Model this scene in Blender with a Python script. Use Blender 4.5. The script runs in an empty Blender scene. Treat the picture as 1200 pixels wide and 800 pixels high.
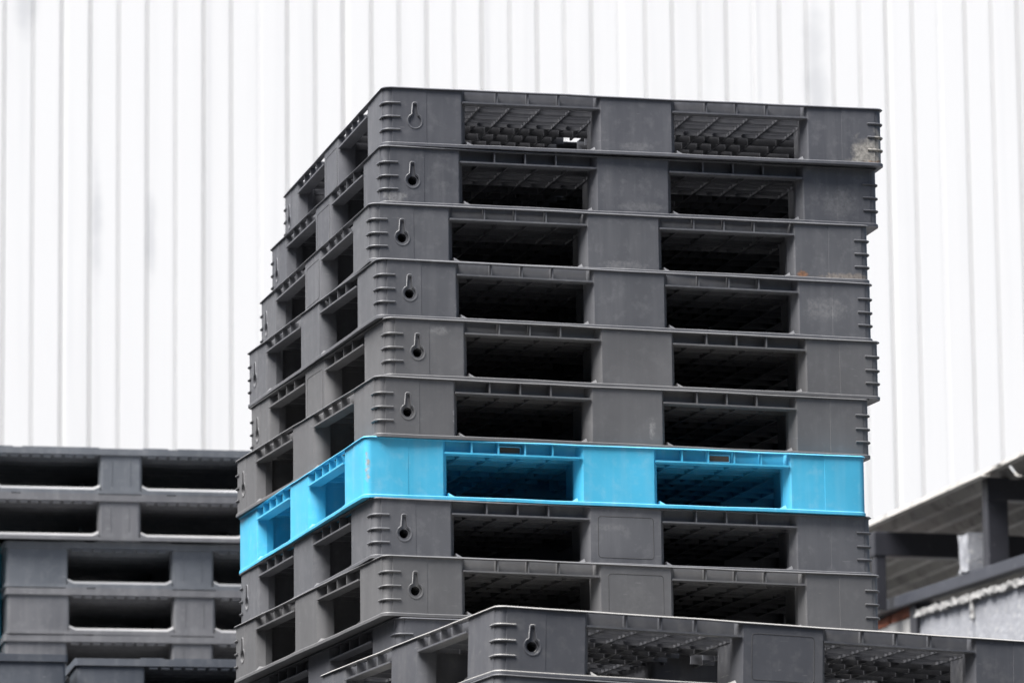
import bpy, math, random
from mathutils import Matrix, Vector
from mathutils.geometry import tessellate_polygon
random.seed(7)
R = math.radians
sc = bpy.context.scene
COL = sc.collection
GROUND = -1.587                      # camera sits at z = 0 of the survey, 1.587 m above the yard

# ------------------------------------------------------------------ camera
cam_d = bpy.data.cameras.new('camera'); cam = bpy.data.objects.new('camera', cam_d); COL.objects.link(cam)
sc.camera = cam
cam_d.sensor_width = 36.0; cam_d.lens = 6471.76 / 1200 * 36
cam_d.clip_start = 0.5; cam_d.clip_end = 2000
cam_d.dof.use_dof = True; cam_d.dof.focus_distance = 12.25; cam_d.dof.aperture_fstop = 9.5
pit, rol = 0.1914975, -0.0110028
rt = Vector((1, 0, 0)); fw = Vector((0, math.cos(pit), math.sin(pit))); up = Vector((0, -math.sin(pit), math.cos(pit)))
r2 = rt*math.cos(rol) + up*math.sin(rol); u2 = up*math.cos(rol) - rt*math.sin(rol)
cam.matrix_world = Matrix(((r2.x, u2.x, -fw.x, 0), (r2.y, u2.y, -fw.y, 0), (r2.z, u2.z, -fw.z, -GROUND), (0, 0, 0, 1)))

# ------------------------------------------------------------------ light
SUN_AZ, SUN_EL = 52.0, 62.0          # degrees to the left of the camera's back, elevation
world = bpy.data.worlds.new('World'); sc.world = world; world.use_nodes = True
nt = world.node_tree
sky = nt.nodes.new('ShaderNodeTexSky'); sky.sky_type = 'NISHITA'; sky.sun_disc = False
sky.sun_elevation = R(SUN_EL); sky.sun_rotation = R(180 + SUN_AZ)
sky.air_density = 1.0; sky.dust_density = 3.5; sky.ozone_density = 1.0
bg = nt.nodes['Background']; bg.inputs['Strength'].default_value = 0.05
nt.links.new(sky.outputs['Color'], bg.inputs['Color'])
sun_d = bpy.data.lights.new('sun', 'SUN'); sun = bpy.data.objects.new('sun', sun_d); COL.objects.link(sun)
sun_d.energy = 4.2; sun_d.angle = R(40); sun_d.color = (1.0, 0.975, 0.95)
S = Vector((-math.sin(R(SUN_AZ))*math.cos(R(SUN_EL)), -math.cos(R(SUN_AZ))*math.cos(R(SUN_EL)), math.sin(R(SUN_EL))))
sun.rotation_euler = S.to_track_quat('Z', 'Y').to_euler()
sun.location = (-8, -6, 12)
vs = sc.view_settings; vs.view_transform = 'Standard'; vs.look = 'None'; vs.gamma = 1; vs.exposure = 1.55
vs.use_curve_mapping = False

# ------------------------------------------------------------------ materials
def new_mat(name):
    m = bpy.data.materials.new(name); m.use_nodes = True
    return m, m.node_tree, m.node_tree.nodes['Principled BSDF']
def N(nt, t, **kw):
    n = nt.nodes.new(t)
    for k, v in kw.items(): setattr(n, k, v)
    return n
def pos(nt, scale=(1, 1, 1)):
    g = N(nt, 'ShaderNodeNewGeometry'); mp = N(nt, 'ShaderNodeMapping'); mp.inputs['Scale'].default_value = scale
    nt.links.new(g.outputs['Position'], mp.inputs['Vector']); return mp.outputs['Vector']
def noise(nt, vec, scale, detail=4, rough=.55):
    n = N(nt, 'ShaderNodeTexNoise'); n.inputs['Scale'].default_value = scale
    n.inputs['Detail'].default_value = detail; n.inputs['Roughness'].default_value = rough
    nt.links.new(vec, n.inputs['Vector']); return n.outputs['Fac']
def ramp(nt, fac, stops):
    r = N(nt, 'ShaderNodeValToRGB'); e = r.color_ramp.elements
    while len(e) < len(stops): e.new(.5)
    for el, (p, c) in zip(e, stops):
        el.position = p; el.color = (c, c, c, 1) if not isinstance(c, tuple) else (*c, 1)
    nt.links.new(fac, r.inputs['Fac']); return r.outputs['Color']
def mix(nt, fac, a, b, mode='MIX'):
    m = N(nt, 'ShaderNodeMix', data_type='RGBA', blend_type=mode)
    for sock, val in ((m.inputs[0], fac), (m.inputs[6], a), (m.inputs[7], b)):
        if isinstance(val, (int, float)): sock.default_value = val
        elif isinstance(val, tuple): sock.default_value = (*val, 1)
        else: nt.links.new(val, sock)
    return m.outputs[2]
def math_(nt, op, a, b=None, clamp=False):
    m = N(nt, 'ShaderNodeMath', operation=op, use_clamp=clamp)
    for i, v in enumerate((a, b)):
        if v is None: continue
        if isinstance(v, (int, float)): m.inputs[i].default_value = v
        else: nt.links.new(v, m.inputs[i])
    return m.outputs[0]
def blob(nt, centre, radii, sharp, nscale, thr=.5):
    """a stain round a point of the yard: soft ellipsoid broken up by noise"""
    g = N(nt, 'ShaderNodeNewGeometry'); mp = N(nt, 'ShaderNodeMapping', vector_type='TEXTURE')
    mp.inputs['Location'].default_value = centre; mp.inputs['Scale'].default_value = radii
    nt.links.new(g.outputs['Position'], mp.inputs['Vector'])
    ln = N(nt, 'ShaderNodeVectorMath', operation='LENGTH'); nt.links.new(mp.outputs[0], ln.inputs[0])
    nz = noise(nt, pos(nt), nscale, 6, .65)
    v = math_(nt, 'SUBTRACT', 1.0, ln.outputs['Value'])
    v = math_(nt, 'ADD', v, math_(nt, 'MULTIPLY', math_(nt, 'SUBTRACT', nz, .5), 1.5))
    return math_(nt, 'MULTIPLY', v, sharp, True)

def plastic(name, base, dust=(.34, .34, .345), dust_amt=.20, rough=.42, stains=(), spec=.5, up_dust_gleam=.16):
    m, nt, b = new_mat(name)
    big = noise(nt, pos(nt), 5.5, 5, .6)
    fine = noise(nt, pos(nt), 38, 5, .65)
    streak = noise(nt, pos(nt, (30, 30, 2.2)), 1.0, 4, .6)
    c = mix(nt, big, tuple(x*.80 for x in base), tuple(x*1.20 for x in base))
    c = mix(nt, math_(nt, 'MULTIPLY', ramp(nt, streak, [(.48, 0.), (.72, 1.)]), dust_amt*.55), c, dust)
    c = mix(nt, math_(nt, 'MULTIPLY', ramp(nt, fine, [(.52, 0.), (.80, 1.)]), dust_amt), c, dust)
    # scuffs: thin short light scratches
    sc_ = noise(nt, pos(nt, (9, 9, 60)), 3.0, 3, .5)
    c = mix(nt, math_(nt, 'MULTIPLY', ramp(nt, sc_, [(.70, 0.), (.76, 1.)]), .20), c, dust)
    # pale tint on faces that look up: settled dust plus painted edge gleam
    g = N(nt, 'ShaderNodeNewGeometry'); sx = N(nt, 'ShaderNodeSeparateXYZ'); nt.links.new(g.outputs['Normal'], sx.inputs[0])
    c = mix(nt, math_(nt, 'MULTIPLY', ramp(nt, sx.outputs['Z'], [(.35, 0.), (.9, 1.)]), up_dust_gleam), c, dust)
    for (cen, rad, shp, nsc, col, amt) in stains:
        k = blob(nt, cen, rad, shp, nsc)
        grain = ramp(nt, noise(nt, pos(nt), 120, 4, .7), [(.35, .45), (.65, 1.25)])
        c = mix(nt, math_(nt, 'MULTIPLY', k, amt), c, mix(nt, 1.0, col, grain, 'MULTIPLY'))
    nt.links.new(c, b.inputs['Base Color'])
    rr = ramp(nt, big, [(.3, rough-.08), (.7, rough+.14)]); nt.links.new(rr, b.inputs['Roughness'])
    b.inputs['Specular IOR Level'].default_value = spec
    bp = N(nt, 'ShaderNodeBump'); bp.inputs['Strength'].default_value = .25; bp.inputs['Distance'].default_value = .0016
    hh = math_(nt, 'ADD', math_(nt, 'MULTIPLY', noise(nt, pos(nt), 420, 3), .25), math_(nt, 'MULTIPLY', noise(nt, pos(nt), 16, 3), 1.6))
    nt.links.new(hh, bp.inputs['Height']); nt.links.new(bp.outputs[0], b.inputs['Normal'])
    return m
def simple(name, base, rough=.6, var=.2, scale=8, streak=None, metal=0, bump=0.0, bscale=60, second=None, thr=(.5, .65)):
    m, nt, b = new_mat(name)
    big = noise(nt, pos(nt), scale, 6, .6)
    c = mix(nt, big, tuple(x*(1-var) for x in base), tuple(x*(1+var) for x in base))
    if streak:
        s = noise(nt, pos(nt, (14, 14, .5)), 1.0, 5, .6)
        c = mix(nt, math_(nt, 'MULTIPLY', ramp(nt, s, [(.5, 0.), (.75, 1.)]), streak[1]), c, streak[0])
    if second:
        s = noise(nt, pos(nt), scale*3.1, 6, .65)
        c = mix(nt, ramp(nt, s, [(thr[0], 0.), (thr[1], 1.)]), c, second)
    nt.links.new(c, b.inputs['Base Color']); b.inputs['Roughness'].default_value = rough; b.inputs['Metallic'].default_value = metal
    if bump:
        bp = N(nt, 'ShaderNodeBump'); bp.inputs['Strength'].default_value = .6; bp.inputs['Distance'].default_value = bump
        nt.links.new(noise(nt, pos(nt), bscale, 6, .65), bp.inputs['Height']); nt.links.new(bp.outputs[0], b.inputs['Normal'])
    return m

# ------------------------------------------------------------------ mesh helpers
class MB:
    def __init__(s): s.v, s.f = [], []
    def add(s, v, f):
        o = len(s.v); s.v += [tuple(p) for p in v]; s.f += [tuple(i+o for i in q) for q in f]
    def box(s, x0, x1, y0, y1, z0, z1):
        s.add([(x0,y0,z0),(x1,y0,z0),(x1,y1,z0),(x0,y1,z0),(x0,y0,z1),(x1,y0,z1),(x1,y1,z1),(x0,y1,z1)],
              [(3,2,1,0),(4,5,6,7),(0,1,5,4),(1,2,6,5),(2,3,7,6),(3,0,4,7)])
    def prism(s, poly, z0, z1, skip=()):
        n = len(poly); v = [(x,y,z0) for x,y in poly] + [(x,y,z1) for x,y in poly]
        f = [tuple(reversed(range(n))), tuple(range(n, 2*n))]
        f += [(i,(i+1)%n,(i+1)%n+n,i+n) for i in range(n) if i not in skip]
        s.add(v, f)
    def ring(s, outer, inner, z0, z1):
        n = len(outer); v = []
        for z in (z0, z1): v += [(x,y,z) for x,y in outer] + [(x,y,z) for x,y in inner]
        f = []
        for i in range(n):
            j = (i+1) % n
            f += [(i,j,j+2*n,i+2*n), (j+n,i+n,i+3*n,j+3*n), (i+2*n,j+2*n,j+3*n,i+3*n), (j,i,i+n,j+n)]
        s.add(v, f)
    def lofted(s, rings):
        """closed loops (poly, z) joined one to the next, last back to the first"""
        n = len(rings[0][0]); k = len(rings); o = [(x, y, z) for p, z in rings for x, y in p]; f = []
        for r in range(k):
            q = (r+1) % k
            for i in range(n):
                j = (i+1) % n; f.append((r*n+i, r*n+j, q*n+j, q*n+i))
        s.add(o, f)
    def tube(s, pts, nrm, r, closed=False, seg=6, flat=1.0):
        """sweep a small round section along pts; nrm(i) = outward unit vector at point i"""
        n = len(pts); v = []
        for i, p in enumerate(pts):
            p = Vector(p); a = Vector(pts[(i-1) % n] if (closed or i) else pts[0]); c = Vector(pts[(i+1) % n] if (closed or i < n-1) else pts[-1])
            t = (c-a).normalized(); o = Vector(nrm(i)); sdir = t.cross(o).normalized()
            for k in range(seg):
                ang = 2*math.pi*k/seg
                v.append(p + o*(r*flat*math.cos(ang)) + sdir*(r*math.sin(ang)))
        f = []
        for i in range(n if closed else n-1):
            j = (i+1) % n
            for k in range(seg):
                l = (k+1) % seg; f.append((i*seg+k, i*seg+l, j*seg+l, j*seg+k))
        if not closed: f += [tuple(reversed(range(seg))), tuple(range((n-1)*seg, n*seg))]
        s.add(v, f)
    def merge(s, o, rot=0):
        c, q = math.cos(rot), math.sin(rot)
        s.add([(x*c-y*q, x*q+y*c, z) for x,y,z in o.v], o.f)
    def mesh(s, name, smooth=None):
        m = bpy.data.meshes.new(name); m.from_pydata(s.v, [], s.f); m.update()
        if smooth is not None:
            m.polygons.foreach_set('use_smooth', [True]*len(m.polygons)); m.set_sharp_from_angle(angle=R(smooth))
        return m
def obj(name, mesh, mat=None, parent=None, loc=(0,0,0), rz=0, kind=None):
    o = bpy.data.objects.new(name, mesh); COL.objects.link(o); o.parent = parent
    o.location = loc; o.rotation_euler = (0, 0, rz)
    if mesh is not None and mat is not None:
        if not mesh.materials: mesh.materials.append(mat)
        o.material_slots[0].link = 'OBJECT'; o.material_slots[0].material = mat
    if kind: o['kind'] = kind
    return o
def tag(o, label, cat, group=None, kind=None):
    o['label'] = label; o['category'] = cat
    if group: o['group'] = group
    if kind: o['kind'] = kind
    return o
def rrect(h, r, seg=4, hy=None):
    hy = hy or h; out = []
    for cx, cy, a0 in ((h-r, hy-r, 0), (-h+r, hy-r, 90), (-h+r, -hy+r, 180), (h-r, -hy+r, 270)):
        for k in range(seg+1):
            a = R(a0 + 90*k/seg); out.append((cx + r*math.cos(a), cy + r*math.sin(a)))
    return out

# ------------------------------------------------------------------ setting
asphalt = simple('yard_asphalt', (.055, .055, .055), .85, .2, 1.2, bump=.004, bscale=30)
g = MB(); g.add([(-600,-600,0),(600,-600,0),(600,600,0),(-600,600,0)], [(0,1,2,3)])
ground = obj('ground', g.mesh('ground'), asphalt); ground['kind'] = 'structure'

# white profiled metal wall of the warehouse behind the yard
WT = R(14.0)
def wall_paint():
    m, nt, b = new_mat('white_sheet_paint')
    c = mix(nt, noise(nt, pos(nt), .6, 5, .6), (.81, .805, .79), (.84, .835, .82))
    run = noise(nt, pos(nt, (9, 9, .22)), 1.0, 6, .65)
    c = mix(nt, math_(nt, 'MULTIPLY', ramp(nt, run, [(.52, 0.), (.80, 1.)]), .24), c, (.52, .53, .54))
    for cen, rad in (((-2.86, 37.3, 9.75), (.05, .5, .55)), ((-2.49, 37.4, 9.60), (.045, .5, .42)), ((-3.35, 37.2, 11.2), (.10, .5, .30)), ((2.2, 38.5, 10.8), (.10, .5, .9))):
        c = mix(nt, math_(nt, 'MULTIPLY', blob(nt, cen, rad, 1.3, 5), .38), c, (.42, .43, .45))
    nt.links.new(c, b.inputs['Base Color']); b.inputs['Roughness'].default_value = .45
    return m
wall_mat = wall_paint()
wall = bpy.data.objects.new('warehouse_wall', None); COL.objects.link(wall)
wall.location = (0, 38, 0); wall.rotation_euler = (0, 0, WT)
tag(wall, 'tall white profiled metal warehouse wall behind the pallet stacks', 'wall')
WH = 17.0
def sheet_mesh(hs):
    prof = []
    for k, h in enumerate(hs):
        x = k*.2
        prof += [(x+.0, 0), (x+.160, 0), (x+.163, h*1.9), (x+.174, h*1.9), (x+.177, 0)]
    prof.append((1.004, 0))
    m = MB(); n = len(prof)
    v = [(x, y, z) for z in (0, WH) for x, y in prof] + [(x, .048, z) for z in (0, WH) for x, y in (prof[0], prof[-1])]
    f = [(i, i+1, i+1+n, i+n) for i in range(n-1)] + [(2*n+1, 2*n, 2*n+2, 2*n+3)]
    f += [(2*n, 0, n, 2*n+2), (n-1, 2*n+1, 2*n+3, 2*n-1)]
    m.add(v, f); return m.mesh('wall_sheet')
sms = [sheet_mesh(h) for h in ((.016, .011, .014, .010, .018), (.013, .002, .016, .012, .020), (.011, .015, .009, .014, .004))]
for k in range(-16, 17):
    o = obj('wall_sheet', random.choice(sms), wall_mat, wall, (k*1.0 - .165 + random.choice((0, 0, .004, -.004)), -.0035*(k % 2), 0.0))
m = MB(); m.box(-16.2, 17, -.05, .10, WH, WH+.15); obj('wall_cap', m.mesh('wall_cap'), wall_mat, wall)
m = MB(); m.box(-16.2, 17, .06, .14, 0, WH-.01); obj('wall_backing', m.mesh('wall_backing'), wall_mat, wall)

# added dark buildings, unseen behind and left of the camera, to block low sky light
shed_mat = simple('dark_green_grey_cladding', (.07, .075, .075), .6, .2, 1.0)
door_mat = simple('dull_steel_door', (.11, .11, .115), .55, .2, 2.0)
def added_building(loc, rz, w, d, h, label):
    t = bpy.data.objects.new('light_blocking_building', None); COL.objects.link(t); t.location = loc; t.rotation_euler = (0, 0, rz); tag(t, label, 'building')
    m = MB(); m.box(-w/2, w/2, 0, d, 0, h); obj('wall', m.mesh('wall'), shed_mat, t)
    m = MB(); m.add([(-w/2-.3, -.3, h), (w/2+.3, -.3, h), (w/2+.3, d/2, h+1.6), (-w/2-.3, d/2, h+1.6), (w/2+.3, d+.3, h), (-w/2-.3, d+.3, h)], [(0,1,2,3), (3,2,4,5), (1,4,2), (0,3,5), (0,5,4,1)])
    obj('roof', m.mesh('roof'), shed_mat, t)
    for x in (-w*.28, w*.02, w*.30):
        m = MB(); m.box(x-1.9, x+1.9, -.08, .02, .02, 4.4); dd = obj('roller_door', m.mesh('roller_door'), door_mat, t)
        m = MB()
        for k in range(14): m.box(x-1.85, x+1.85, -.10, -.08, .1+k*.3, .25+k*.3)
        obj('door_slats', m.mesh('door_slats'), door_mat, dd)
    return t
added_building((2, -7, 0), math.pi, 44, 14, 12.0, 'added dark building with roller doors, unseen behind the camera, blocks low sky light')
added_building((-12.5, 14, 0), R(90), 34, 12, 9.5, 'added dark building with roller doors, unseen at the left, blocks low sky light')

# ------------------------------------------------------------------ nine-block pallet with keyhole marks (main and front stack)
H = .6; PH = .1375; PITCH = .1384943
RIM0, RIM1 = .1343, PH
def keyhole(cx, cz, ro, wstem, top, n=14):
    """closed outline in (x, z): round bottom with a narrow stem"""
    a0 = math.asin(wstem/2/ro); pts = []
    for k in range(n+1):
        a = math.pi/2 - a0 - (2*math.pi - 2*a0)*k/n
        pts.append((cx + ro*math.cos(a), cz + ro*math.sin(a)))
    w2 = wstem*.40
    pts += [(cx - w2, cz + top - .002), (cx - w2*.5, cz + top), (cx + w2*.5, cz + top), (cx + w2, cz + top - .002)]
    return pts                                     # clockwise seen from -y
KX, KZ = .077, .0575
def corner_block(keys=True, ins=.004, rad=.016, zb=.006, zt=.1358, plug=False):
    """block of the (-x,-y) corner, in pallet coordinates"""
    P = []; e = .187; d = .199
    arc = [(ins+rad - rad*math.cos(R(a)), ins+rad - rad*math.sin(R(a))) for a in (0, 18, 36, 54, 72, 90)]
    if keys:                                        # the rounded edge lies in a shallow groove
        arc = [(ins, ins+rad+.004), (ins+.002, ins+rad+.003)] + [(x+.002*math.cos(R(a)), y+.002*math.sin(R(a))) for (x, y), a in zip(arc, (0, 18, 36, 54, 72, 90))] + [(ins+rad+.003, ins+.002), (ins+rad+.004, ins)]
    poly = arc[:]                                   # runs from the left side round to the front
    iface = len(poly)-1
    poly += [(.104, ins), (.1045, ins+.0008), (e-.002, ins+.0008), (e+.001, ins+.003), (d-.004, ins+.016), (d, ins+.022), (d, .042), (d-.026, .045), (d-.026, d-.034), (d-.034, d-.026), (.045, d-.026), (.042, d), (ins+.022, d), (ins+.016, d-.004), (ins+.003, e+.001), (ins+.0008, e-.002), (ins+.0008, .1045), (ins, .104)]
    m = MB(); poly = [(x-H, y-H) for x, y in poly]
    if not keys:
        m.prism(poly, zb, zt); return m
    m.prism(poly, zb, zt, skip=(iface,))
    x0, x1, y = poly[iface][0], poly[iface+1][0], poly[iface][1]
    hole = keyhole(KX-H, KZ, .0145, .0105, .040)
    outer = [(x0, zb), (x1, zb), (x1, zt), (x0, zt)]
    tris = tessellate_polygon([[Vector((a, b, 0)) for a, b in outer], [Vector((a, b, 0)) for a, b in hole]])
    allp = outer + hole; vv = [(a, y, b) for a, b in allp]; ff = []
    for t in tris:
        a, b, c = (Vector((*allp[i], 0)) for i in t)
        ff.append(t if (b-a).cross(c-a).z > 0 else (t[0], t[2], t[1]))
    m.add(vv, ff)
    dep = .0035; n = len(hole)
    vv = [(a, y, b) for a, b in hole] + [(a, y+dep, b) for a, b in hole]
    m.add(vv, [(i, (i+1) % n, (i+1) % n + n, i+n) for i in range(n)] + ([tuple(range(2*n-1, n-1, -1))] if plug else []))
    if not plug:                                    # shallow keyhole step with a round through-hole
        rnd = [(KX-H + .0108*math.cos(-2*math.pi*k/12), KZ + .0108*math.sin(-2*math.pi*k/12)) for k in range(12)]
        allp = hole + rnd; ff = []
        for t in tessellate_polygon([[Vector((a, b, 0)) for a, b in hole], [Vector((a, b, 0)) for a, b in rnd]]):
            a, b, c = (Vector((*allp[i], 0)) for i in t)
            ff.append(t if (b-a).cross(c-a).z > 0 else (t[0], t[2], t[1]))
        m.add([(a, y+dep, b) for a, b in allp], ff)
        m.add([(a, y+dep, b) for a, b in rnd] + [(a, y+.06, b) for a, b in rnd], [(i, (i+1) % 12, (i+1) % 12 + 12, i+12) for i in range(12)] + [tuple(range(23, 11, -1))])
    return m
def key_rim():
    o = keyhole(KX-H, KZ, .0175, .0135, .0435, 18)
    pts = [(a, .0046-H, b) for a, b in o]
    m = MB(); m.tube(pts, lambda i: (0, -1, 0), .0021, True, 6, .9); return m.mesh('keyhole_rim', 60)
def corner_rib(z, ins=.004, rad=.016, ln=.042):
    pts, nr = [], []
    off = .001
    path = [((ins-off, ln), (-1, 0)), ((ins-off, ln-.010), (-1, 0)), ((ins-off, ins+rad+.004), (-1, 0))]
    for a in (15, 30, 45, 60, 75):
        c, s_ = math.cos(R(a)), math.sin(R(a)); path.append(((ins+rad-(rad+off)*c, ins+rad-(rad+off)*s_), (-c, -s_)))
    path += [((ins+rad+.004, ins-off), (0, -1)), ((ln-.010, ins-off), (0, -1)), ((ln, ins-off), (0, -1))]
    pts = [(x-H, y-H, z) for (x, y), _ in path]; nr = [(a, b, 0) for _, (a, b) in path]
    m = MB(); m.tube(pts, lambda i: nr[i], .0024, False, 8, 1.1); return m
def side_block(ins=.004, zb=.006, zt=.1358):
    a, b, d = .086, .098, .199
    poly = [(-a+.002, ins), (a-.002, ins), (a+.001, ins+.003), (b-.003, ins+.016), (b, ins+.024), (b, .042), (b-.026, .045), (b-.026, d-.02), (b-.034, d-.012), (-b+.034, d-.012), (-b+.026, d-.02), (-b+.026, .045), (-b, .042), (-b, ins+.024), (-b+.003, ins+.016), (-a-.001, ins+.003)]
    m = MB(); m.prism([(x, y-H) for x, y in poly], zb, zt); return m
def centre_block(zb=.006, zt=.1358):
    m = MB(); m.prism(rrect(.098, .014), zb, zt); return m
def wander(m, seed, amp):
    rg = random.Random(seed); ph = [rg.uniform(0, 6.28) for _ in range(8)]
    def dz(x, y):
        a = sum(math.sin(f*x + p) for f, p in zip((5, 9, 17, 31), ph))/4; b = sum(math.sin(f*y + p) for f, p in zip((5, 9, 17, 31), ph[4:]))/4
        return amp*(a + b)
    m.v = [(x, y, z + dz(x, y) - amp*.5) for x, y, z in m.v]; return m
def long_rrect(h, r, seg, n=14):
    p = rrect(h, r, seg); out = []
    for i, a in enumerate(p):
        b = p[(i+1) % len(p)]; L = math.hypot(b[0]-a[0], b[1]-a[1]); k = n if L > .3 else 1
        out += [(a[0]+(b[0]-a[0])*j/k, a[1]+(b[1]-a[1])*j/k) for j in range(k)]
    return out
def deck_rim():
    m = MB(); m.lofted([(long_rrect(H, .020, 5), RIM0), (long_rrect(H, .020, 5), RIM1-.0022), (long_rrect(H-.0022, .018, 5), RIM1), (long_rrect(H-.014, .010, 5), RIM1), (long_rrect(H-.014, .010, 5), RIM0)])
    return m
def bottom_frame():
    m = MB(); m.lofted([(long_rrect(H-.0012, .020, 5), 0), (long_rrect(H-.0012, .020, 5), .0062), (long_rrect(H-.0030, .018, 5), .0080), (long_rrect(H-.105, .02, 5), .0080), (long_rrect(H-.105, .02, 5), 0)])
    m.box(-H+.10, H-.10, -.052, .052, .0005, .0076); m.box(-.052, .052, -H+.10, -.052, .0004, .0075); m.box(-.052, .052, .052, H-.10, .0004, .0075)
    for k in range(4):
        q = MB()
        for xa, sg in ((-.401, 1), (-.098, -1), (.098, 1), (.401, -1)):        # gussets where the rail meets a block
            v = [(xa, -H+.002, .008), (xa+sg*.013, -H+.004, .008), (xa, -H+.010, .017), (xa, -H+.06, .008), (xa+sg*.013, -H+.06, .008), (xa, -H+.06, .017)]
            f = [(0,1,2), (5,4,3), (0,3,4,1), (1,4,5,2), (2,5,3,0)]
            q.add(v, f if sg > 0 else [tuple(reversed(t)) for t in f])
        m.merge(q, k*math.pi/2)
    return m
HOLES = [(sx*.052-.026, sx*.052+.026, sy*.185-.072, sy*.185+.072) for sx in (-1, 1) for sy in (-1, 1)]    # hand holes beside the centre
def deck_grid(cells=16, lo=.1085, hi=.1362):
    m = MB(); E = H-.029; st = 2*E/cells; t = .0022
    def along_x(y0, y1, z0, z1, x0=-E, x1=E):
        cuts = sorted((h[0], h[1]) for h in HOLES if h[2] < (y0+y1)/2 < h[3]); x = x0
        for c0, c1 in cuts:
            m.box(x, c0, y0, y1, z0, z1); x = c1
        m.box(x, x1, y0, y1, z0, z1)
    def along_y(x0, x1, z0, z1, y0=-E, y1=E):
        cuts = sorted((h[2], h[3]) for h in HOLES if h[0] < (x0+x1)/2 < h[1]); y = y0
        for c0, c1 in cuts:
            m.box(x0, x1, y, c0, z0, z1); y = c1
        m.box(x0, x1, y, y1, z0, z1)
    for i in range(cells+1):                                                   # main ribs both ways
        x = -E + i*st; along_y(x-t, x+t, lo, hi); along_x(x-t, x+t, lo+.0004, hi-.0004)
    for i in range(cells):                                                     # slatted margins, closed plates with drain gaps inside
        c = -E + (i+.5)*st
        if i in (0, 1, 2, 7, 8, 13, 14, 15):
            for dd in (-st/6, st/6): along_x(c+dd-.0016, c+dd+.0016, lo+.004, hi-.0008)
            for dd in (-st/3, 0, st/3): along_x(c+dd+.0030, c+dd+.0085, hi-.0030, hi-.0012)
        else:
            along_y(c-.0016, c+.0016, lo+.006, hi-.0012, -E*.66, E*.66)
            along_x(c-.029, c+.029, hi-.0032, hi-.0014)
    return m
def edge_channel(n):
    m = MB(); x0, x1 = -.411, -.088
    m.box(x0+.004, x1-.004, -H+.024, -H+.0275, .1062, .1364)
    m.box(x0, x1, -H+.0015, -H+.031, .1043, .1082)
    return m
def edge_rib(): 
    m = MB(); m.box(-.0016, .0016, -H+.004, -H+.0245, .1078, .1352); return m
def panel_outline():
    m = MB(); o = [(x, z+.067) for x, z in rrect(.066, .007, 3, .047)]
    pts = [(a, .0040-H, b) for a, b in o]
    m.tube(pts, lambda i: (0, -1, 0), .0007, True, 6, 1.0); return m

ME = dict(corner=corner_block().mesh('corner_block', 25), corner_plug=corner_block(plug=True).mesh('corner_block', 25), corner_plain=corner_block(False).mesh('corner_block', 25),
          side=side_block().mesh('side_block', 25), centre=centre_block().mesh('centre_block', 25), rims=[wander(deck_rim(), 10+k, .0012).mesh('deck_rim', 30) for k in range(6)],
          frames=[wander(bottom_frame(), 40+k, .0013).mesh('bottom_frame', 25) for k in range(6)], grid=deck_grid().mesh('deck_grid'), chan=edge_channel(4).mesh('edge_channel'), erib=edge_rib().mesh('edge_rib'),
          key=key_rim(), panel=panel_outline().mesh('panel_outline', 60), ribs=[corner_rib(z).mesh('corner_rib', 60) for z in (.099, .067, .0365)])
def simple_stack_mesh():
    m = MB()
    for k in range(4):
        m.merge(corner_block(False), k*math.pi/2); m.merge(side_block(), k*math.pi/2)
    m.merge(centre_block()); m.merge(deck_rim()); m.merge(bottom_frame())
    q = MB(); q.box(-.57, .57, -.57, .57, .112, .1362); m.merge(q)
    return m.mesh('plain_pallet', 25)
ME['plain'] = simple_stack_mesh()

STACK_TOP = 2.9838383 - GROUND
def on_front(i, a, h, x, y, d):
    d = R(d); return (x + a*math.cos(d), y + a*math.sin(d), STACK_TOP - (i+1)*PITCH + h)
PALE = (.30, .30, .30)
def scuff(i, x, y, d, a, h, ra, rh, amt=.55, col=PALE, n=95): return (on_front(i, a, h, x, y, d), (ra, ra, rh), 2.4, n, col, amt)
GREY = [plastic('charcoal_plastic_a', (.082, .085, .096), dust_amt=.15, stains=[scuff(0, -.290, 12.293, 13.5, 1.05, .06, .035, .05, .35), scuff(0, -.290, 12.293, 13.5, .60, .02, .05, .012, .16)]),
        plastic('charcoal_plastic_b', (.095, .098, .107), dust_amt=.18, stains=[scuff(2, -.320, 12.266, 14.9, .60, .015, .06, .014, .25), scuff(3, -.302, 12.219, 17.2, .19, .03, .010, .03), scuff(7, -.318, 12.187, 17.4, .55, .09, .06, .01, .15), scuff(3, -.302, 12.219, 17.2, 1.08, .07, .06, .03, .25)]),
        plastic('charcoal_plastic_c', (.105, .106, .110), dust_amt=.11, stains=[scuff(5, -.307, 12.184, 18.4, .189, .050, .008, .026, .8, (.42, .42, .42)), scuff(4, -.285, 12.205, 17.8, .13, .11, .03, .012, .4), scuff(5, -.307, 12.184, 18.4, .66, .045, .010, .030, .5), scuff(8, -.291, 12.127, 19.2, .60, .05, .05, .05, .07)]),
        plastic('charcoal_plastic_d', (.076, .079, .089), dust_amt=.20, stains=[scuff(1, -.296, 12.290, 14.8, .035, .018, .030, .016, .55), scuff(1, -.296, 12.290, 14.8, 1.10, .05, .05, .04, .18), scuff(1, -.296, 12.290, 14.8, .62, .02, .07, .012, .18)])]
WORN = plastic('charcoal_plastic_worn_rim', (.076, .079, .089), dust=(.50, .49, .46), dust_amt=.10, up_dust_gleam=.85)
SEAM = simple('seam_dark', (.05, .05, .052), .8, .2)  # dark tone draws the panel seam in place of a cut groove
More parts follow.
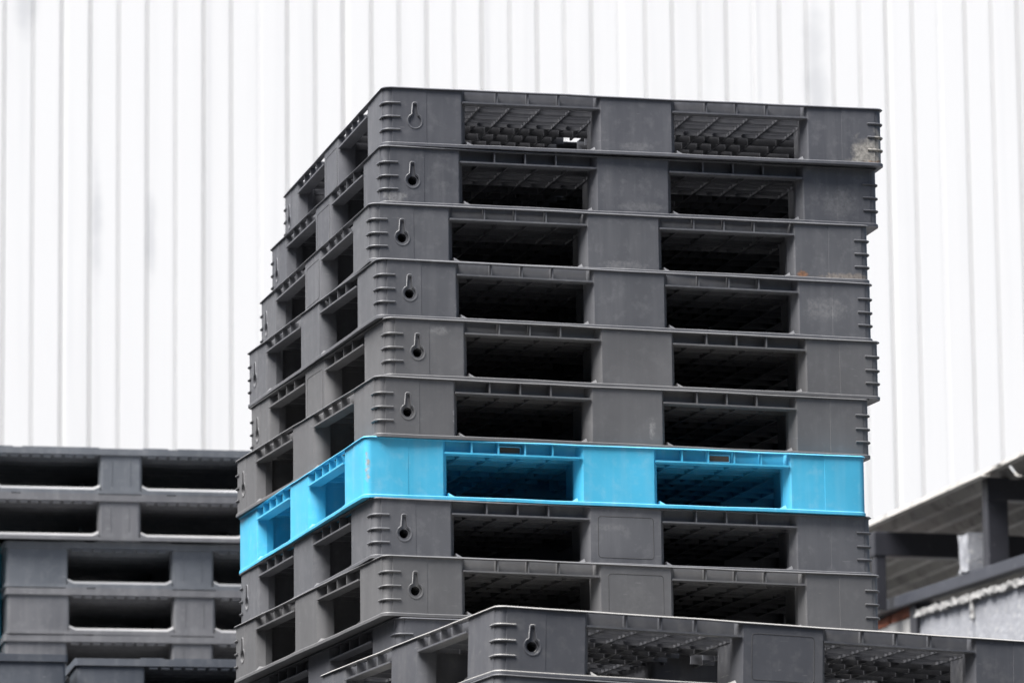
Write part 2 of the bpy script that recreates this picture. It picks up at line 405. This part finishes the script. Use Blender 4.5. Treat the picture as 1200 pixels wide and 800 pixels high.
def make_pallet(loc, theta, mat, label, group='grey pallets with keyhole marks', sides=('front', 'left'), panels=(), plug=False, tilt=None, zs=1.0, block_mats={}, blue=False, cat='pallet'):
    """origin: centre of the base"""
    t = bpy.data.objects.new('plastic_pallet', None); COL.objects.link(t); t.empty_display_size = .2
    if tilt is None:
        t.location = loc; t.rotation_euler = (random.uniform(-.0011, .0011), random.uniform(-.0011, .0011), theta)
    else: t.matrix_world = Matrix.Translation(loc) @ tilt @ Matrix.Rotation(theta, 4, 'Z')
    t.scale = (1 if tilt is None else 1.02, 1, zs)
    tag(t, label, cat, group)
    obj('deck_rim', random.choice(ME['rims']), mat, t); obj('bottom_frame', random.choice(ME['frames']), mat, t); obj('deck_grid', ME['grid'], mat, t)
    obj('centre_block', ME['centre'], mat, t)
    for k in range(4):
        rz = k*math.pi/2                                # k=0 front-left corner / front side, 3 = left side, 1 = right side
        cm = ME['corner_plain'] if blue else (ME['corner_plug'] if plug and k == 0 else ME['corner'])
        bm_ = block_mats.get(k, mat)
        cb = obj('corner_block', cm, bm_, t, rz=rz)
        if not blue:
            obj('keyhole_rim', ME['key'], bm_, cb)
            for rm in ME['ribs']: obj('corner_rib', rm, bm_, cb)
        sb = obj('side_block', ME['side'], mat, t, rz=rz)
        if k in panels: obj('panel_outline', ME['panel'], SEAM, sb)
        for dx in (0, .499):
            ch = obj('edge_channel', ME['chan'], mat, t, rz=rz)
            ch.location = (dx*math.cos(rz), dx*math.sin(rz), 0)
            ns = (.064, .127, .190, .255) if blue else (.082, .155, .228)
            for q in ns: obj('edge_rib', ME['erib'], mat, ch, (-.411+q, 0, 0))
    return t

# ------------------------------------------------------------------ the tall stack, from the top down: (x, y of the near corner, turn)
stack = [(-.29026, 12.29285, 13.5036), (-.29613, 12.28958, 14.8235), (-.32038, 12.26589, 14.8933), (-.30230, 12.21916, 17.1914), (-.28472, 12.20541, 17.7863),
         (-.30712, 12.18431, 18.3641), (-.33441, 12.18630, 16.6102), (-.31788, 12.18719, 17.3792), (-.29130, 12.12667, 19.2122), (-.26500, 12.13500, 18.9), (-.275, 12.15, 18.2)]
ZTOP = 2.9838383 - GROUND
def centre_of(x, y, th):
    c, s = math.cos(th), math.sin(th); return x + H*c - H*s, y + H*s + H*c
def face_point(i, a, h):
    """world point on the front face of pallet i: a metres from its near corner, h above its base"""
    x, y, th = stack[i]; th = R(th); return (x + a*math.cos(th), y + a*math.sin(th), ZTOP - (i+1)*PITCH + h)
dirt = plastic('charcoal_plastic_mud', (.082, .085, .096), stains=[(face_point(0, 1.205, .014), (.100, .100, .072), 3.4, 24, (.33, .315, .285), .85), (face_point(0, 1.20, .003), (.06, .06, .012), 3.0, 70, (.25, .15, .085), .7)])
rusty = plastic('charcoal_plastic_rust', (.092, .095, .104), stains=[(face_point(2, 1.030, .012), (.016, .016, .012), 2.2, 90, (.30, .14, .06), .7), (face_point(2, 1.15, .004), (.10, .06, .018), 2.5, 90, (.34, .29, .24), .5)])
BLUE_C = (.060, .40, .615)
blue_mat = plastic('sky_blue_plastic', BLUE_C, dust=(.40, .56, .62), dust_amt=.22, rough=.42, up_dust_gleam=.3)
blue_rust = plastic('sky_blue_plastic_scraped', BLUE_C, dust=(.40, .56, .62), dust_amt=.22, rough=.42,
                    stains=[(face_point(6, .004, .066), (.014, .014, .055), 2.6, 75, (.42, .24, .10), .75), (face_point(6, .002, .075), (.012, .012, .10), 1.6, 80, (.45, .55, .55), .5)])
labels = ['charcoal plastic pallet with a tan dirt patch on one corner, topmost of the tall stack',
          'charcoal plastic pallet second from the top of the tall stack, under the dirt-patched one',
          'charcoal plastic pallet with an orange rust spot, third from the top of the tall stack',
          'charcoal plastic pallet in the tall stack, third one above the blue pallet',
          'charcoal plastic pallet in the tall stack, second one above the blue pallet',
          'charcoal plastic pallet lying directly on top of the blue pallet',
          'sky blue plastic pallet with a scraped orange corner, in the tall grey stack',
          'charcoal plastic pallet directly underneath the blue pallet',
          'charcoal plastic pallet in the tall stack, second one below the blue pallet',
          'charcoal plastic pallet in the tall stack, third one below the blue pallet',
          'charcoal plastic pallet in the tall stack, fourth one below the blue pallet']
mats = [GREY[0], GREY[3], GREY[1], GREY[1], GREY[2], GREY[2], blue_mat, GREY[1], GREY[2], GREY[0], GREY[0]]
panels = [(3,), (3,), (3,), (), (3,), (), (), (0,), (0,), (), ()]
for i, (x, y, d) in enumerate(stack):
    th = R(d); cx, cy = centre_of(x, y, th)
    bms = {0: {1: dirt}, 2: {1: rusty}, 6: {0: blue_rust}}.get(i, {})
    t = make_pallet((cx, cy, ZTOP - (i+1)*PITCH), th, mats[i], labels[i], group='pallets of the tall stack', panels=panels[i], plug=(i == 0), block_mats=bms, blue=(i == 6))
    if i == 6:      # hand slots in the middle cell of each front channel, with the brown strap end behind
        brown = simple('brown_strap', (.10, .065, .045), .8, .3, 60)
        for ux in (-.411+.1585, -.411+.1585+.499):
            m = MB(); o = rrect(.026, .005, 3, .0085)
            m.tube([(a+ux, -H+.0225, b+.1208) for a, b in o], lambda i: (0, -1, 0), .0024, True, 6)
            hs = obj('hand_slot', m.mesh('hand_slot', 60), blue_mat, t)
            m = MB(); m.box(ux-.0235, ux+.0235, -H+.0215, -H+.0238, .1138, .1278); obj('slot_insert', m.mesh('slot_insert'), brown, hs)
NS = 33
for i in range(len(stack), NS):
    x, y, d = stack[-1]; th = R(d + random.uniform(-1.2, 1.2)); cx, cy = centre_of(x + random.uniform(-.015, .015), y + random.uniform(-.015, .015), R(d))
    o = obj('plastic_pallet', ME['plain'], GREY[i % 4], None, (cx, cy, ZTOP - (i+1)*PITCH), th)
    tag(o, 'charcoal plastic pallet low in the tall stack, far below the blue pallet', 'pallet', 'pallets low in the tall stack')

# ------------------------------------------------------------------ the lower stack in front, leaning a little
QX, QY, QZ, QT, QA = -.02532, 10.81582, 1.5690 - GROUND, .33515, .02856
tilt = Matrix.Rotation(QA, 4, 'Y')
NQ = 23; zs = QZ/(NQ*PITCH*math.cos(QA))*.9985
lean = (tilt @ Matrix.Rotation(QT, 4, 'Z')).to_3x3()
for i in range(NQ):
    hi = lean @ Vector((H, H, -(i+1)*PITCH*zs)); loc = Vector((QX, QY, QZ)) + hi
    if i < 3:
        make_pallet(loc, QT, (WORN, GREY[1], GREY[0])[i], ['charcoal plastic pallet with a pale worn rim, topmost of the short leaning stack', 'charcoal plastic pallet second from the top of the short leaning stack', 'charcoal plastic pallet third from the top of the short leaning stack'][i],
                    group='pallets of the short leaning stack', panels=(0,) if i == 0 else (), tilt=tilt, zs=zs)
    else:
        o = obj('plastic_pallet', ME['plain'], GREY[i % 4]); o.matrix_world = Matrix.Translation(loc) @ tilt @ Matrix.Rotation(QT, 4, 'Z') @ Matrix.Diagonal((1, 1, zs, 1))
        tag(o, 'charcoal plastic pallet low in the short leaning stack', 'pallet', 'pallets low in the short leaning stack')

# ------------------------------------------------------------------ thick-railed pallets of the stacks further back
PB = .1488; HB = .6
def b_corner():
    poly = [(.006+.012-.012*math.cos(R(a)), .006+.012-.012*math.sin(R(a))) for a in (0, 30, 60, 90)]
    poly += [(.192, .006), (.199, .009), (.203, .020), (.203, .045), (.170, .050), (.170, .165), (.165, .170), (.050, .170), (.045, .203), (.020, .203), (.009, .199), (.006, .192)]
    m = MB(); m.prism([(x-HB, y-HB) for x, y in poly], .002, .1260); return m
def b_side():
    poly = [(-.058, .006), (.058, .006), (.064, .009), (.069, .022), (.069, .045), (.045, .050), (.045, .17), (-.045, .17), (-.045, .050), (-.069, .045), (-.069, .022), (-.064, .009)]
    m = MB(); m.prism([(x, y-HB) for x, y in poly], .002, .1260)
    m.box(-.030, -.028, .0046-HB, .008-HB, .03, .11); m.box(.028, .030, .0046-HB, .008-HB, .03, .11)
    return m
def b_deck():
    m = MB(); m.ring(rrect(HB, .012, 3), rrect(HB-.012, .006, 3), .1250, .1455)
    m.box(-HB+.011, HB-.011, -HB+.011, HB-.011, .1405, .1448)
    for k in range(17):
        y = -.56 + k*.07; m.box(-HB+.0115, HB-.0115, y-.002, y+.002, .1180, .1410)
    for k in range(4):
        q = MB()
        for x0, x1 in ((-.41, -.345), (-.315, -.07), (.07, .15), (.18, .42)): q.box(x0, x1, -HB+.0012, -HB+.05, .1435, .1486)
        m.merge(q, k*math.pi/2)
    return m
def b_comb():
    m = MB(); m.box(-.165, .165, -HB+.014, -HB+.018, .1205, .1262)
    for k in range(9):
        x = (k-4)*.0345; m.box(x-.0115, x+.0115, -HB+.0022, -HB+.020, .1175, .1225)
    return m
def b_rail():
    m = MB()
    for s in (-1, 1):
        c = s*.233; w_ = .166
        prof = [(-w_, .031), (-w_+.020, .022), (w_-.020, .022), (w_, .031)]
        v = []
        for x, h in prof: v += [(c+x, -HB+.003, 0), (c+x, -HB+.003, h-.009), (c+x, -HB+.014, h), (c+x, -HB+.10, h), (c+x, -HB+.10, 0)]
        f = []
        for i in range(3):
            a, b = i*5, i*5+5
            for j in range(5): f.append((a+j, b+j, b+(j+1) % 5, a+(j+1) % 5)[::-1])
        f += [(0, 1, 2, 3, 4), (19, 18, 17, 16, 15)]
        m.add(v, f)
    return m
def b_base():
    m = MB(); m.ring(rrect(HB-.0015, .012, 3), rrect(HB-.10, .012, 3), 0, .0095); return m
BM = dict(corner=b_corner().mesh('corner_block', 25), side=b_side().mesh('side_block', 25), deck=b_deck().mesh('deck', 25), comb=b_comb().mesh('edge_comb'), rail=b_rail().mesh('bottom_rail', 25), base=b_base().mesh('bottom_frame', 25))
def b_plain():
    m = MB()
    for k in range(4): m.merge(b_corner(), k*math.pi/2); m.merge(b_side(), k*math.pi/2); m.merge(b_rail(), k*math.pi/2)
    m.merge(b_deck()); m.merge(b_base()); return m.mesh('thick_pallet', 25)
BM['plain'] = b_plain()
GB = [plastic('slate_plastic_a', (.112, .122, .136), dust=(.62, .62, .62), rough=.38, up_dust_gleam=.5, dust_amt=.10), plastic('slate_plastic_b', (.122, .124, .132), dust=(.62, .62, .62), rough=.42, up_dust_gleam=.4, dust_amt=.10), plastic('slate_plastic_c', (.080, .089, .105), dust=(.62, .62, .62), rough=.38, up_dust_gleam=.6, dust_amt=.08)]  # strong pale tint on up-facing faces paints the gleam along the rail chamfers
TEAL = plastic('teal_plastic', (.012, .12, .165), rough=.42)
def thick_pallet(cx, cy, z, th, mat, label, group):
    t = bpy.data.objects.new('plastic_pallet', None); COL.objects.link(t); t.location = (cx, cy, z); t.rotation_euler = (0, 0, th)
    tag(t, label, 'pallet', group)
    obj('deck', BM['deck'], mat, t); obj('bottom_frame', BM['base'], mat, t)
    for k in range(4):
        rz = k*math.pi/2
        obj('corner_block', BM['corner'], mat, t, rz=rz); obj('side_block', BM['side'], mat, t, rz=rz); obj('bottom_rail', BM['rail'], mat, t, rz=rz); [obj('edge_comb', BM['comb'], mat, t, (dx*math.cos(rz), dx*math.sin(rz), 0), rz) for dx in (-.236, .236)]
    m = BM['side']; c = obj('centre_block', m, mat, t); c.location = (0, HB-.1, 0)
    return t
BT = R(11.0); bu = Vector((math.cos(BT), math.sin(BT))); bw = Vector((-math.sin(BT), math.cos(BT)))
def thick_stack(corner, n, mats_fn, named, low_label, low_group, group, shift={}):
    """corner: near-left corner of the stack on plan; named: labels from the top down"""
    for i in range(n):
        sh = shift.get(i, 0) + (random.uniform(-.006, .006) if i > 1 else 0)
        c = Vector(corner) + bu*(HB+sh) + bw*(HB + (0 if i > 1 or n < 31 else -.03)); z = (n-1-i)*PB; th = BT + R(random.uniform(-.3, .3))
        if i < len(named): thick_pallet(c.x, c.y, z, th, mats_fn(i), named[i], group)
        else:
            o = obj('plastic_pallet', BM['plain'], mats_fn(i), None, (c.x, c.y, z), th); tag(o, low_label, 'pallet', low_group)
thick_stack((-1.6095, 17.27), 31, lambda i: GB[0] if i in (0, 2) else GB[1],
            ['slate grey thick-railed pallet, topmost of the stack seen past the blue pallet', 'slate grey thick-railed pallet, second from the top of the rear stack',
             'slate grey thick-railed pallet, third from top, beside the upper teal one', 'slate grey thick-railed pallet, fourth from the top, beside the lower teal pallet',
             'slate grey thick-railed pallet, fifth from the top, mostly behind two dark pallets'],
            'slate grey pallet low in the stack against the white wall', 'low pallets of the rear grey stack', 'upper pallets of the rear grey stack', {0: -.235, 1: -.241})
thick_stack((-1.2578, 15.6554), 25, lambda i: GB[2], ['dark slate pallet with a stepped pale top edge, before the rear stack', 'dark slate pallet under the one with the stepped pale top edge'],
            'dark slate pallet low in the stack before the rear grey stack', 'low pallets of the dark slate stack', 'upper pallets of the dark slate stack')
c = Vector((-1.2738, 15.5818)) - bu*1.2
thick_stack((c.x, c.y), 25, lambda i: GB[2], ['dark slate pallet at the end of its row, only its plain corner block showing', 'dark slate pallet under the one that shows only its corner block'],
            'dark slate pallet low in the stack at the end of the row', 'low pallets of the end stack', 'upper pallets of the end stack')
c = Vector((-1.6227, 17.40)) - bu*1.2
thick_stack((c.x, c.y), 29, lambda i: TEAL, ['teal plastic pallet, upper one of the two squeezed beside the grey stack', 'teal plastic pallet, lower one of the two beside the grey stack'],
            'teal plastic pallet low in the stack beside the rear grey stack', 'low pallets of the teal stack', 'upper pallets of the teal stack')

thick_stack((-2.70, 11.55), 28, lambda i: GB[2], [], 'dark slate pallet of the added unseen stack that shades the tall charcoal stack', 'pallets of the added shading stack', 'x')  # stack added out of view to shade the tall stack's lower left faces

# ------------------------------------------------------------------ open shed on a block wall, right of the stacks.  local x = along the warehouse, y = away
steel = simple('dark_painted_steel', (.022, .023, .030), .5, .35, 14, second=(.06, .06, .068), thr=(.62, .72))
rail_steel = simple('worn_grey_steel', (.038, .042, .054), .5, .25, 14, second=(.12, .125, .14), thr=(.6, .7))
roofm = simple('weathered_roof_sheet', (.32, .31, .29), .6, .3, 3, second=(.17, .165, .155), thr=(.5, .66))
blockm = simple('concrete_block_grey', (.27, .28, .305), .95, .28, 14, bump=.010, bscale=40, second=(.44, .445, .45), thr=(.54, .72))
mortarm = simple('pale_mortar', (.33, .33, .325), .95, .3, 34, bump=.006, bscale=60)
brickm = simple('orange_brick', (.26, .085, .045), .9, .2, 20, bump=.003, bscale=70)
SL = (1.77687, 20.0, 0); ST = R(15)
shed = bpy.data.objects.new('open_shed', None); COL.objects.link(shed); shed.location = SL; shed.rotation_euler = (0, 0, ST)
tag(shed, 'open lean-to shed with dark steel posts and corrugated roof, over a block wall', 'shed')
def sbox(name, x0, x1, y0, y1, z0, z1, mat, parent=None, slope=0.0, bev=.004):
    m = MB(); m.box(x0, x1, y0, y1, z0, z1)
    if slope: m.v = [(x, y, z + slope*y) for x, y, z in m.v]
    me = m.mesh(name); o = obj(name, me, mat, parent or shed)
    if bev:
        b = o.modifiers.new('soft_edges', 'BEVEL'); b.width = bev; b.segments = 2; b.limit_method = 'NONE'
    return o
sbox('post', -.021, .059, .056, .120, 4.605, 4.90, steel)
sbox('post', -.105, -.062, 1.10, 1.16, 4.60, 4.86, steel)
sbox('post', -.105, -.062, 3.10, 3.16, 4.70, 4.90, steel)
sbox('cross_beam', -.022, 3.2, .050, .115, 4.862, 4.946, steel)
sbox('cross_beam', -.11, 3.2, 1.095, 1.165, 4.810, 4.905, steel)
sbox('cross_beam', -.11, 3.2, 3.095, 3.165, 4.860, 4.945, steel)
sbox('side_rail', -.030, .020, -2.2, 5.0, 4.568, 4.614, rail_steel, slope=.037)
sbox('short_post', -.005, .045, .93, 1.01, 4.05, 4.605, steel)
for px_ in (3.1,):
    for py_ in (.06, 1.10, 3.10): sbox('back_post', px_, px_+.07, py_, py_+.06, 0, 4.86, steel)
def roof_sheet(x0, x1, y0, y1, z, rise, slope):
    m = MB(); n = int((x1-x0)/.0175); pts = []
    for i in range(n+1):
        ph = (i % 8)/8.0; h = (0, .0, .0, .022, .045, .045, .045, .022)[i % 8]
        x = x0 + (x1-x0)*i/n; pts.append((x, h + z + rise*(x-x0)))
    v = [(x, y, zz + slope*y + dz) for dz in (0, .0025) for y in (y0, y1) for x, zz in pts]
    k = n+1; f = []
    for i in range(n):
        f += [(i+k, i+1+k, i+1, i), (2*k+i, 2*k+i+1, 3*k+i+1, 3*k+i), (i, i+1, 2*k+i+1, 2*k+i), (k+i+1, k+i, 3*k+i, 3*k+i+1)]
    f += [(0, 2*k, 3*k, k), (k-1, 2*k-1, 4*k-1, 3*k-1)]
    m.add(v, f); return m.mesh('roof_sheet')
obj('roof_sheet', roof_sheet(-.075, 3.4, -.02, 7.0, 4.936, .02, .012), roofm, shed)
obj('roof_sheet', roof_sheet(-.045, 3.4, -2.2, .04, 4.952, .02, .0), roofm, shed)
# the wall of big grey blocks under the rail
bw_ = bpy.data.objects.new('block_wall', None); COL.objects.link(bw_); bw_.location = SL; bw_.rotation_euler = (0, 0, ST)
tag(bw_, 'wall of big grey concrete blocks with pale mortar, below the shed rail', 'wall')
def rough_block(x0, x1, y0, y1, z0, z1, j=.004, slope=0, name='concrete_block', n=(2, 8, 5)):
    m = MB(); nx, ny, nz = n; idx = {}; v = []
    def vid(i, jj, k):
        if (i, jj, k) not in idx:
            p = [x0+(x1-x0)*i/nx, y0+(y1-y0)*jj/ny, z0+(z1-z0)*k/nz]
            p = [c + random.uniform(-j, j) for c in p]; p[2] += slope*p[1]
            idx[(i, jj, k)] = len(v); v.append(tuple(p))
        return idx[(i, jj, k)]
    f = []
    for a in range(ny):
        for b in range(nz):
            f.append((vid(0,a,b), vid(0,a,b+1), vid(0,a+1,b+1), vid(0,a+1,b))); f.append((vid(nx,a,b), vid(nx,a+1,b), vid(nx,a+1,b+1), vid(nx,a,b+1)))
    for a in range(nx):
        for b in range(nz):
            f.append((vid(a,0,b), vid(a+1,0,b), vid(a+1,0,b+1), vid(a,0,b+1))); f.append((vid(a,ny,b), vid(a,ny,b+1), vid(a+1,ny,b+1), vid(a+1,ny,b)))
    for a in range(nx):
        for b in range(ny):
            f.append((vid(a,b,0), vid(a,b+1,0), vid(a+1,b+1,0), vid(a+1,b,0))); f.append((vid(a,b,nz), vid(a+1,b,nz), vid(a+1,b+1,nz), vid(a,b+1,nz)))
    m.add(v, f); return m.mesh(name, 50)
rows = 15; hz = 4.55/rows
for r_ in range(rows):
    off = 0 if (rows-1-r_) % 2 == 0 else .305
    for k in range(-3, 2):
        y0 = .308 + (k)*.612 + off
        if r_ == rows-1 and k > 0: continue
        obj('concrete_block', rough_block(.004, .105, y0+.008, y0+.604, r_*hz+.006, (r_+1)*hz-.006, .0032, .04 if r_ == rows-1 else 0), blockm, bw_)
m = MB(); m.box(.016, .095, -1.6, 1.9, 0, 4.50); obj('mortar_core', m.mesh('mortar_core'), mortarm, bw_)
for y0, y1 in ((-1.5, -.31), (-.29, .30), (.32, .91)):
    obj('mortar_cap', rough_block(-.016, .09, y0, y1, 4.512, 4.536, .006, .042, 'mortar_cap', (2, 34, 2)), mortarm, bw_)
obj('mortar_joint', rough_block(-.004, .03, .292, .322, 4.46, 4.54, .005, 0, 'mortar_joint'), mortarm, bw_)
obj('plaster_patch', rough_block(.006, .10, 1.03, 1.60, 4.20, 4.566, .004, 0, 'plaster_patch'), mortarm, bw_)
for y0 in (1.03, 1.28): obj('brick', rough_block(.004, .10, y0, y0+.22, 4.572, 4.605, .003, 0, 'brick'), brickm, bw_)
o = obj('concrete_block', rough_block(-.030, .095, .25, .36, 4.630, 4.770, .006), blockm, None, SL, ST)
tag(o, 'broken grey concrete block standing upright on the shed rail beside the post', 'concrete block')
o.location = SL
